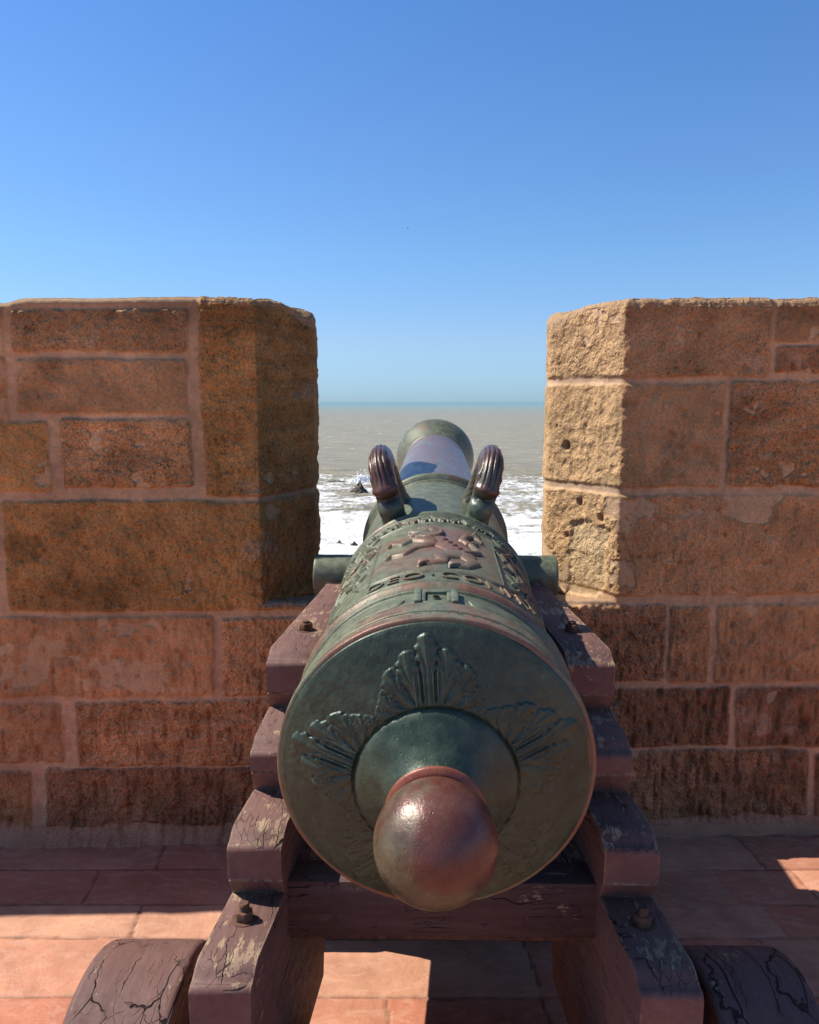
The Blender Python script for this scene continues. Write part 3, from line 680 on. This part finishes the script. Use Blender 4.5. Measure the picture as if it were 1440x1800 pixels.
def leaves(r, th):
    """five acanthus leaves, height over the breech face"""
    out = np.zeros_like(r)
    for k in range(5):
        ph = R(-4-72*k)      # theta runs clockwise from the top
        d = (th-ph+np.pi) % (2*np.pi)-np.pi; m = np.abs(d) < R(44); rr, dd = r[m], d[m]
        x = rr*np.sin(dd); y = rr*np.cos(dd); o = np.zeros_like(x)
        S = lambda pts, rad, H=1.: stroke(x, y, pts, rad, H, o)
        r0 = .126; rnd = random.Random(k)
        # main lobes (root -> tip), each ending in a scallop of three lobules
        # (root angle, tip x, tip y, half width, height): broad lobes, scalloped and veined
        lobes = [(.40, .080, .128, .012, .5), (-.40, -.080, .128, .012, .5), (.26, .072, .150, .015, .65), (-.26, -.072, .150, .015, .65),
                 (.14, .060, .180, .019, .85), (-.14, -.060, .180, .019, .85), (.07, .031, .206, .018, .95), (-.07, -.031, .206, .018, .95), (0., 0., .229, .017, 1.05)]
        for an, xt, yt, w, H in lobes:
            xr, yr = r0*math.sin(an), r0*math.cos(an)-.004; L = math.hypot(xt-xr, yt-yr); ux, uy = (xt-xr)/L, (yt-yr)/L
            s_ = ((x-xr)*ux+(y-yr)*uy)/L; v_ = (x-xr)*uy-(y-yr)*ux
            v_ = v_-np.sign(xt)*.006*np.sin(np.clip(s_, 0, 1)*math.pi)
            fan = np.arctan2(v_, (s_-.42)*L+1e-6)
            wd = w*(.38+.62*sm(.25, .78, s_))*np.sqrt(np.clip(1-((s_-.80)/.205)**2, 0, 1)*(s_ > .80)+(s_ <= .80)*1.)
            wd = wd*(1+.13*np.cos(s_*46+an*9)*sm(.3, .6, s_))+1e-6
            q = np.abs(v_)/wd; body = np.clip(1-q**2.6, 0, 1)**.5*(s_ > 0)*(s_ < 1.02)
            vein = .5+.5*np.cos(fan*15)*sm(.35, .6, s_)+.5*np.cos(v_/w*9)*sm(.6, .35, s_)
            hh = H*body*(.62+.38*np.clip(vein, 0, 1))*(.75+.35*sm(.2, .95, s_))-.10*H*np.exp(-(v_/.0012)**2)*body
            edge = np.exp(-((q-1.10)/.12)**2)*(s_ > .15)*(s_ < .99)*.25
            cov = body > .25; o = np.where(cov, np.maximum(hh, o*.82), o-edge*np.minimum(1, o*2))
        for q in (-3, -2, -1, 0, 1, 2, 3):
            S([(q*.0062, r0-.004), (q*.0070, r0+.035+.006*(3-abs(q))), (q*.0078, r0+.050+.008*(3-abs(q)))], [.0018, .0022, .0026], .85)
        out[m] = np.maximum(out[m], o)
    return out
def breech():
    pr = [(.0005, .2435), (-.002, .2425), (-.005, .238), (-.012, .222), (-.021, .197), (-.032, .165), (-.0405, .137), (-.0425, .1285), (-.0415, .1255), (-.041, .122)]
    pr = densify(pr, .0011); NB = 1300; th = np.linspace(0, 2*np.pi, NB, endpoint=False)
    P = lathe(pr, NB); r = np.array([p[1] for p in pr])[:, None]*np.ones((1, NB)); T = th[None]*np.ones_like(r)
    h = leaves(r, T)*.0058*(.72+.28*np.cos(T+.5))*sm(.124, .131, r)
    dn = .0022*fbm(P[..., 0]*11, P[..., 2]*11, 1., 4, 5)+.0004*fbm(P[..., 0]*120, P[..., 2]*120, 1., 2, 6)
    P[..., 1] -= h+dn*sm(.243, .235, r)
    wear = np.where(r > .236, .55, -.1)-.1*(h > .001)
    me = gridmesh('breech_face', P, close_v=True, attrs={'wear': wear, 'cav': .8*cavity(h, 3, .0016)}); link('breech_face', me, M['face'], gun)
breech()
def smoothprof(pts, n):
    """Catmull-Rom through the points"""
    out = []; p = [pts[0]]+list(pts)+[pts[-1]]
    for i in range(1, len(p)-2):
        for j in range(n):
            t = j/n; out.append(tuple(.5*((2*p[i][k])+(-p[i-1][k]+p[i+1][k])*t+(2*p[i-1][k]-5*p[i][k]+4*p[i+1][k]-p[i+2][k])*t*t+(-p[i-1][k]+3*p[i][k]-3*p[i+1][k]+p[i+2][k])*t**3) for k in (0, 1)))
    out.append(pts[-1]); return out
np_ = smoothprof([(-.036, .1250), (-.044, .1240), (-.052, .118), (-.063, .101), (-.076, .081), (-.091, .066), (-.104, .059), (-.112, .058)], 8)
P = lathe(np_, 300); P += (.0022*fbm(P[..., 0]*16, P[..., 1]*16, P[..., 2]*16, 4, 8))[..., None]*np.array([0, -1, 0])
neck = link('cascabel_neck', gridmesh('cascabel_neck', P, close_v=True, attrs={'wear': np.full(P.shape[:2], -.1)}), M['face'], gun)
cpf = [(-.110, .058)]+[(-.108-.018*i/12, .0645+.0085*math.sin(math.pi*i/12)) for i in range(13)]+[(-.127, .055), (-.131, .055)]
P = lathe(cpf, 200); link('collar', gridmesh('collar', P, close_v=True, attrs={'wear': np.full(P.shape[:2], .9)}), M['collar'], neck)
KB = -.186; kr = .084
kpf = [(KB+kr*math.cos(a), kr*math.sin(a)) for a in np.linspace(R(40), R(179.9), 90)]
P = lathe(kpf, 240); n = fbm(P[..., 0]*14, P[..., 1]*14, P[..., 2]*14, 3, 12)*.0010; cc = np.array([0, KB, 0]); P = cc+(P-cc)*(1+n/kr)[..., None]
w = .30+.55*fbm(P[..., 0]*22, P[..., 1]*22, P[..., 2]*22, 4, 90)-.65*sm(.035, -.06, P[..., 2]+.25*P[..., 0]); link('cascabel_knob', gridmesh('cascabel_knob', P, close_v=True, attrs={'wear': w}), M['knob'], gun)
# trunnions, set low on the barrel
TU, TW, TR = 1.245, -.090, .063
for sg in (-1, 1):
    pr = [(.15, TR), (.30, TR), (.363, TR), (.3665, TR-.001), (.368, TR-.004), (.368, .0)]
    pr = densify(pr, .006); n = 96; th = np.linspace(0, 2*np.pi, n, endpoint=False); pr = np.array(pr)
    P = np.zeros((len(pr), n, 3)); P[..., 0] = sg*pr[:, None, 0]; P[..., 1] = TU+pr[:, None, 1]*np.sin(th); P[..., 2] = TW+pr[:, None, 1]*np.cos(th)
    P[..., 1:] += (.0012*fbm(P[..., 0]*30, P[..., 1]*30, P[..., 2]*30, 3, 2))[..., None]
    link('trunnion', gridmesh('trunnion', P, close_v=True, flip=(sg < 0), attrs={'wear': np.full(P.shape[:2], -.05)}), M['bronze'], gun)
# dolphin lifting handles
def handle(sg):
    ctrl = [(.800, -.02, .030), (.790, .025, .033), (.782, .062, .034), (.784, .105, .035), (.808, .142, .034), (.856, .156, .031), (.915, .150, .029), (.968, .118, .026), (1.006, .072, .025), (1.022, .028, .027), (1.030, -.02, .030)]
    n = 26; pts = []
    c3 = [ctrl[0]]+ctrl+[ctrl[-1]]
    for i in range(1, len(c3)-2):
        for j in range(n//2):
            t = j/(n//2); pts.append(tuple(.5*((2*c3[i][k])+(-c3[i-1][k]+c3[i+1][k])*t+(2*c3[i-1][k]-5*c3[i][k]+4*c3[i+1][k]-c3[i+2][k])*t*t+(-c3[i-1][k]+3*c3[i][k]-3*c3[i+1][k]+c3[i+2][k])*t**3) for k in range(3)))
    pts = np.array(pts); T = np.gradient(pts[:, :2], axis=0); T /= np.linalg.norm(T, axis=1)[:, None]; Nr = np.stack([-T[:, 1], T[:, 0]], 1)
    na = 96; th = np.linspace(0, 2*np.pi, na, endpoint=False); N = len(pts); s = np.linspace(0, 1, N)[:, None]
    # th=0 faces outward of the arch, pi/2 across
    out = np.cos(th)[None]*np.ones((N, 1)); acr = np.sin(th)[None]*np.ones((N, 1)); r = pts[:, 2:3]*np.ones((1, na))
    # brow and flutes over the forehead, open mouth, cheeks, crest
    head = sm(.26, .34, s)*sm(.62, .54, s)
    gr_ = sum(np.exp(-(((th-k_+np.pi) % (2*np.pi)-np.pi)/.055)**2) for k_ in (0., .42, -.42, .86, -.86))[None]
    r = r*(1-.13*gr_*head)
    lip = np.exp(-((s-.268)/.016)**2)*sm(-.1, .6, out); mouth = np.exp(-((s-.222)/.020)**2)*sm(.1, .7, out); chin = np.exp(-((s-.155)/.040)**2)*sm(-.3, .6, out)
    r = r*(1+.22*lip-.40*mouth+.16*chin)
    eye = np.exp(-((s-.33)/.014)**2)*(np.exp(-((th-1.15)/.20)**2)+np.exp(-((th-(2*np.pi-1.15))/.20)**2))[None]; r = r*(1+.12*eye)
    fin = np.exp(-((s-.45)/.06)**2)*(np.exp(-((th-1.7)/.22)**2)+np.exp(-((th-(2*np.pi-1.7))/.22)**2))[None]; r = r*(1+.14*fin)
    scale = .035*np.sin(s*130)*np.sin(th*9)[None]*sm(.55, .62, s); r = r*(1+scale)
    foot = np.exp(-(s/.07)**2)+np.exp(-((1-s)/.07)**2); r = r*(1+.35*foot)
    U = pts[:, 0:1]+Nr[:, 0:1]*out*r; Hh = pts[:, 1:2]+Nr[:, 1:2]*out*r; W = acr*r*.86
    ang = R(27)*sg; lean = R(15)*sg; r0 = .214
    cx, cz = r0*math.sin(ang), r0*math.cos(ang)
    X = cx+Hh*math.sin(lean)+W*math.cos(lean); Z = cz+Hh*math.cos(lean)-W*math.sin(lean)
    P = np.stack([X, U, Z], -1)
    P += (.0022*fbm(P[..., 0]*45, P[..., 1]*45, P[..., 2]*45, 4, 6))[..., None]
    w = -.62*sm(.27, .20, s)+.32*np.ones((1, na))-.5*foot*np.ones((1, na))-.2*chin
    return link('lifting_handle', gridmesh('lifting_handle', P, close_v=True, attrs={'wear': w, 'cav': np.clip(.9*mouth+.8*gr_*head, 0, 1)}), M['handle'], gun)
handle(-1); handle(1)
# vent pan on the top of the breech
def ventpan():
    bm = bmesh.new(); z = .236
    for x0, x1, y0, y1, h in ((-.024, .024, .088, .098, .006), (-.024, .024, .138, .148, .007), (-.026, -.017, .096, .140, .007), (.017, .026, .096, .140, .007), (-.018, .018, .096, .140, .0015)):
        box_bm(x0, x1, y0, y1, z-.02, z+h, bm)
    for sg in (-1, 1):
        box_bm(sg*.030-.006, sg*.030+.006, .087, .149, z-.02, z+.010, bm)
    return bmobj('vent_pan', bm, M['bronze'], gun, .003, 2)
vp = ventpan()
bmv = bmesh.new(); bmesh.ops.create_cone(bmv, cap_ends=False, segments=24, radius1=.007, radius2=.006, depth=.006, matrix=Matrix.Translation((0, .118, .2385)))
o = bmobj('vent_hole', bmv, M['bronze'], vp)
for sg in (-1, 1):   # raised lens-shaped fields left and right of the pan
    nu, nv = 60, 20; t = np.linspace(0, 1, nu)[:, None]; v = np.linspace(-1, 1, nv)[None]
    hw = .021*np.minimum(1, np.sqrt(np.clip(1-(2*t-1)**8, 0, 1)))*np.ones_like(v)
    th = sg*(.22+.95*t)*np.ones_like(v); u = .118+v*hw; rr = .2365+.0035*(1-np.abs(v)**6)*np.ones_like(t)
    P = np.stack([rr*np.sin(th), u, rr*np.cos(th)], -1); link('raised_field', gridmesh('raised_field', P, flip=(sg > 0), attrs={'wear': np.full(P.shape[:2], -.2)}), M['bronze'], gun)
# raised motto on the ribbon
def lettering(txt, a0, path, size):
    """letters one by one along a polyline path in (across, along) surface coordinates"""
    seg = np.array(path); ds = np.hypot(*np.diff(seg, axis=0).T); cs = np.concatenate([[0], np.cumsum(ds)])
    bmA = bmesh.new(); s = a0
    for ch in txt:
        cu = bpy.data.curves.new('t', 'FONT'); cu.body = ch; cu.size = size; cu.extrude = .002; cu.bevel_depth = .0008; cu.bevel_resolution = 1; cu.resolution_u = 4; cu.offset = -.0012
        ob = bpy.data.objects.new('t', cu); me = ob.to_mesh(); xs = [v.co.x for v in me.vertices]
        wd = (max(xs)-min(xs)) if xs else size*.3
        if ch in '·.': wd = size*.25
        c = s+wd/2; 
        px = np.interp(c, cs, seg[:, 0]); py = np.interp(c, cs, seg[:, 1]); e = .01
        dx = np.interp(c+e, cs, seg[:, 0])-np.interp(c-e, cs, seg[:, 0]); dy = np.interp(c+e, cs, seg[:, 1])-np.interp(c-e, cs, seg[:, 1]); ln = math.hypot(dx, dy) or 1; dx /= ln; dy /= ln
        mid = (max(xs)+min(xs))/2 if xs else 0
        off = len(bmA.verts); vs = []
        for v in me.vertices:
            lx, ly = (v.co.x-mid)*1.15, v.co.y*1.05-size*.35
            A = px+lx*dx-ly*dy; Bc = py+lx*dy+ly*dx; rad = .2352-.0172*(Bc-.234)+v.co.z+.001; t = A/.232
            vs.append(bmA.verts.new((rad*math.sin(t), Bc, rad*math.cos(t))))
        for p in me.polygons:
            try: bmA.faces.new([vs[i] for i in p.vertices])
            except ValueError: pass
        ob.to_mesh_clear(); bpy.data.objects.remove(ob); bpy.data.curves.remove(cu)
        s += wd*1.15+size*.17
    me = bpy.data.meshes.new('raised_lettering'); bmA.to_mesh(me); bmA.free()
    setattrs(me, {'wear': np.full(len(me.vertices), .45)}); return me
rp = [(-.020, .2475), (.02, .247), (.11, .250), (.175, .274), (.205, .315), (.215, .38), (.212, .46)]
lp = [(-x, y) for x, y in rp[::-1]]
m1 = lettering('DEO·CONFIDENTES', -.0, [(-.125, .252), (-.02, .2475)]+rp[1:]+[(.20, .52), (.18, .6)], .046)
m2 = lettering('VIGILATE', .0, [(-.19, .56), (-.208, .50), (-.214, .42), (-.207, .35), (-.185, .295), (-.145, .262), (-.12, .252)], .038)
for m_ in (m1, m2): link('raised_lettering', m_, M['bronze'], gun)
# ------------------------------------------------------------------ CARRIAGE
car = empty('gun_carriage', (.057, 1.205, 0), (0, 0, R(-1.0)))
tag(car, 'stepped purple brown wooden naval carriage under the bronze cannon, with wooden wheels', 'gun carriage')
# local frame: y = Y-1.31, outer half width at y
def arcn(y, z, r, n=6, conv=True):   # rounded nose between tread and riser (tread above, riser in front at y)
    return [(y+r-r*math.sin(a), z-r+r*math.cos(a)) for a in np.linspace(0, math.pi/2, n)]
def nose(yf, zt, yb, zb, drop=.024, run=.034):
    """tread from (yb,zb) sloping back to the nose at yf, then an ogee down"""
    L = [(yb, zb), (yf+run+.02, zt+.004)]
    for t in np.linspace(0, 1, 7)[1:]:
        L.append((yf+.012+run*(1-t), zt-drop*(t*t*(3-2*t))*.75))
    r = .014; zt2 = zt-drop*.75
    L += [(yf+r-r*math.sin(a), zt2-r+r*math.cos(a)) for a in np.linspace(0, math.pi/2, 6)]
    return L
def riser(yf, z1, z0, zs, under=.03, g=.004):
    """vertical riser down to z0 with a plank joint at zs and a slight undercut"""
    return [(yf+.002, zs+g), (yf+.010, zs), (yf+.008, zs-g), (yf+under, z0)]
prof_c = []
# from the front top backwards (y local: 1.31 -> 0)
prof_c += [(1.12, .883)]
prof_c += nose(.545, .880, .95, .884)+riser(.545, 0, .742, .785)
prof_c += nose(.400, .722, .56, .742)+riser(.400, 0, .602, .655)
prof_c += nose(.227, .600, .42, .604)+riser(.227, 0, .462, .505)
prof_c += nose(.000, .462, .25, .464)+riser(.000, 0, .13, .30)
prof_c = [(.92*y, .1176+.92*z) for y, z in prof_c]
prof_c = [(1.33, .945), (1.306, .945)]+[(1.24+.066*math.cos(a), .940-.066*math.sin(a)) for a in np.linspace(.05, math.pi-.05, 11)]+[(1.174, .932)]+prof_c
prof_c += [(.03, .14), (.30, .12), (.57, .12), (.62, .36), (.64, .40), (.868, .40), (.872, .36), (.875, .20), (1.30, .20), (1.33, .24)]
def cheek(sg):
    bm = bmesh.new(); t = .101
    # remove near duplicates
    pf = [prof_c[0]]
    for p in prof_c[1:]:
        if math.hypot(p[0]-pf[-1][0], p[1]-pf[-1][1]) > .0015: pf.append(p)
    def ox(y): return .4163-.078*y
    ys = [0, 1]
    rows = []
    ins = [0, .003, .5, .997, 1]
    V = []
    for f in (0., 1.):
        V.append([bm.verts.new((sg*(ox(y)-t*f), y, z)) for y, z in pf])
    n = len(pf)
    for i in range(n): bm.faces.new((V[0][i], V[0][(i+1) % n], V[1][(i+1) % n], V[1][i]))
    for k in (0, 1):
        edges = [bm.edges.get((V[k][i], V[k][(i+1) % n])) for i in range(n)]
        bmesh.ops.triangle_fill(bm, edges=edges, use_beauty=True)
    bmesh.ops.recalc_face_normals(bm, faces=bm.faces)
    es = []
    for k in (0, 1):
        for i in range(n):
            e = bm.edges.get((V[k][i], V[k][(i+1) % n]))
            if e: es.append(e)
    bmesh.ops.bevel(bm, geom=es, offset=.004, segments=2, profile=.5, affect='EDGES', clamp_overlap=True)
    o = bmobj('cheek', bm, M['wood'], car); return o
ck = [cheek(-1), cheek(1)]
# transoms, bed and axles between the cheeks
bm = box_bm(-.308, .308, .253, .331, .444, .557); bmobj('transom', bm, M['woodx'], car, .004)
bm = box_bm(-.29, .29, .334, .80, .495, .548); bmobj('stool_bed', bm, M['wood'], car, .004)
bm = box_bm(-.225, .225, 1.13, 1.28, .30, .62); bmobj('transom', bm, M['woodx'], car, .004)
bm = box_bm(-.11, .11, .39, .57, .549, .64); bmobj('quoin', bm, M['wood'], car, .01)
bm = box_bm(-.30, .30, .276, .308, .421, .441); bmobj('iron_bar', bm, M['rust'], car, .003)
bm = box_bm(-.30, .30, .07, .18, .17, .27); bmobj('axletree', bm, M['woodx'], car, .006)
bm = box_bm(-.245, .245, .985, 1.09, .202, .262); bmobj('axletree', bm, M['woodx'], car, .006)
def wheel(sg, y, x0, w, r, stub):
    pr = densify([(x0, .0), (x0, .06), (x0, r-.012)], .03)+[(x0+.012-.012*math.cos(a), r-.012+.012*math.sin(a)) for a in np.linspace(0, math.pi/2, 5)]
    pr += densify([(x0+.014, r), (x0+w-.014, r)], .01)[0:]+[(x0+w-.012+.012*math.sin(a), r-.012+.012*math.cos(a)) for a in np.linspace(0, math.pi/2, 5)]+densify([(x0+w, r-.014), (x0+w, .0)], .03)
    pr = np.array(pr); n = 140; th = np.linspace(0, 2*np.pi, n, endpoint=False)
    P = np.zeros((len(pr), n, 3)); P[..., 0] = sg*pr[:, None, 0]; P[..., 1] = pr[:, None, 1]*np.sin(th); P[..., 2] = pr[:, None, 1]*np.cos(th)
    rr = 1+.006*fbm(P[..., 0]*8+y, P[..., 1]*8, P[..., 2]*8, 3, 3)
    P[..., 1] *= rr; P[..., 2] *= rr
    me = gridmesh('wheel', P, close_v=True, flip=(sg > 0)); o = link('wheel', me, M['wheel'], car); o.location = (0, y, r-.001)
    if not stub: return
    bm = bmesh.new(); bmesh.ops.create_cone(bm, cap_ends=True, segments=32, radius1=.052, radius2=.048, depth=.05, matrix=Matrix.Translation((sg*(x0+w+.02), 0, 0))@Matrix.Rotation(R(90)*sg, 4, 'Y'))
    bmobj('axle_end', bm, M['woodx'], o, .004)
    bm = bmesh.new(); bmesh.ops.create_cone(bm, cap_ends=True, segments=32, radius1=.05, radius2=.05, depth=.10, matrix=Matrix.Translation((sg*(x0-.045), 0, 0))@Matrix.Rotation(R(90), 4, 'Y'))
    bmobj('axle', bm, M['woodx'], o, .003)
for sg in (-1, 1):
    wheel(sg, .128, .455, .184, .235, True); wheel(sg, 1.035, .348, .150, .180, False)
def bolt(sg, y, z, tall, seed):
    rr = random.Random(seed); x = sg*(.4163-.078*y-.048)
    bm = bmesh.new(); bmesh.ops.create_cone(bm, cap_ends=True, segments=6, radius1=.0175, radius2=.016, depth=.018, matrix=Matrix.Translation((x, y, z+.011))@Matrix.Rotation(rr.uniform(0, 1), 4, 'Z'))
    o = bmobj('bolt', bm, M['rust'], car, .002)
    bm = bmesh.new(); bmesh.ops.create_cone(bm, cap_ends=True, segments=24, radius1=.024, radius2=.023, depth=.004, matrix=Matrix.Translation((x, y, z+.001))); bmobj('washer', bm, M['rust'], o)
    bm = bmesh.new()
    for i in range(4): bmesh.ops.create_cone(bm, cap_ends=True, segments=20, radius1=.0095, radius2=.0075, depth=tall/4, matrix=Matrix.Translation((x, y, z+.020+tall/4*(i+.5))))
    bmobj('threaded_end', bm, M['rust'], o)
for sg in (-1, 1): bolt(sg, .682, .9290, .006, 3+sg); bolt(sg, .152, .5440, .014, 9+sg)

# a gull far away over the sea
def bird():
    bm = bmesh.new(); pts = [(-.62, -.05, .10), (-.34, .02, .20), (-.06, .0, .05), (.06, .0, .05), (.34, .02, .20), (.62, -.05, .10)]
    top = [bm.verts.new((x, y+.09, z+.015)) for x, y, z in pts]; bot = [bm.verts.new((x, y-.09*(1-abs(x)), z-.015)) for x, y, z in pts]
    low = [bm.verts.new((x, y, z-.03)) for x, y, z in pts]
    for i in range(5):
        for a, b in ((top, bot), (bot, low), (low, top)): bm.faces.new((a[i], a[i+1], b[i+1], b[i]))
    bmesh.ops.create_icosphere(bm, subdivisions=2, radius=1, matrix=Matrix.Translation((0, .03, .02))@Matrix.Diagonal((.07, .30, .075, 1)))
    bmesh.ops.create_icosphere(bm, subdivisions=2, radius=.055, matrix=Matrix.Translation((0, .31, .05)))
    m = NT('gull_feathers'); o = bmobj('gull', bm, m.set(Base_Color=(.10, .10, .11), Roughness=.8))
    o.location = (-.6, 300, CAMH+60.5); o.rotation_euler = (0, R(20), R(70)); tag(o, 'tiny gull flying far away high in the blue sky', 'bird')
bird()
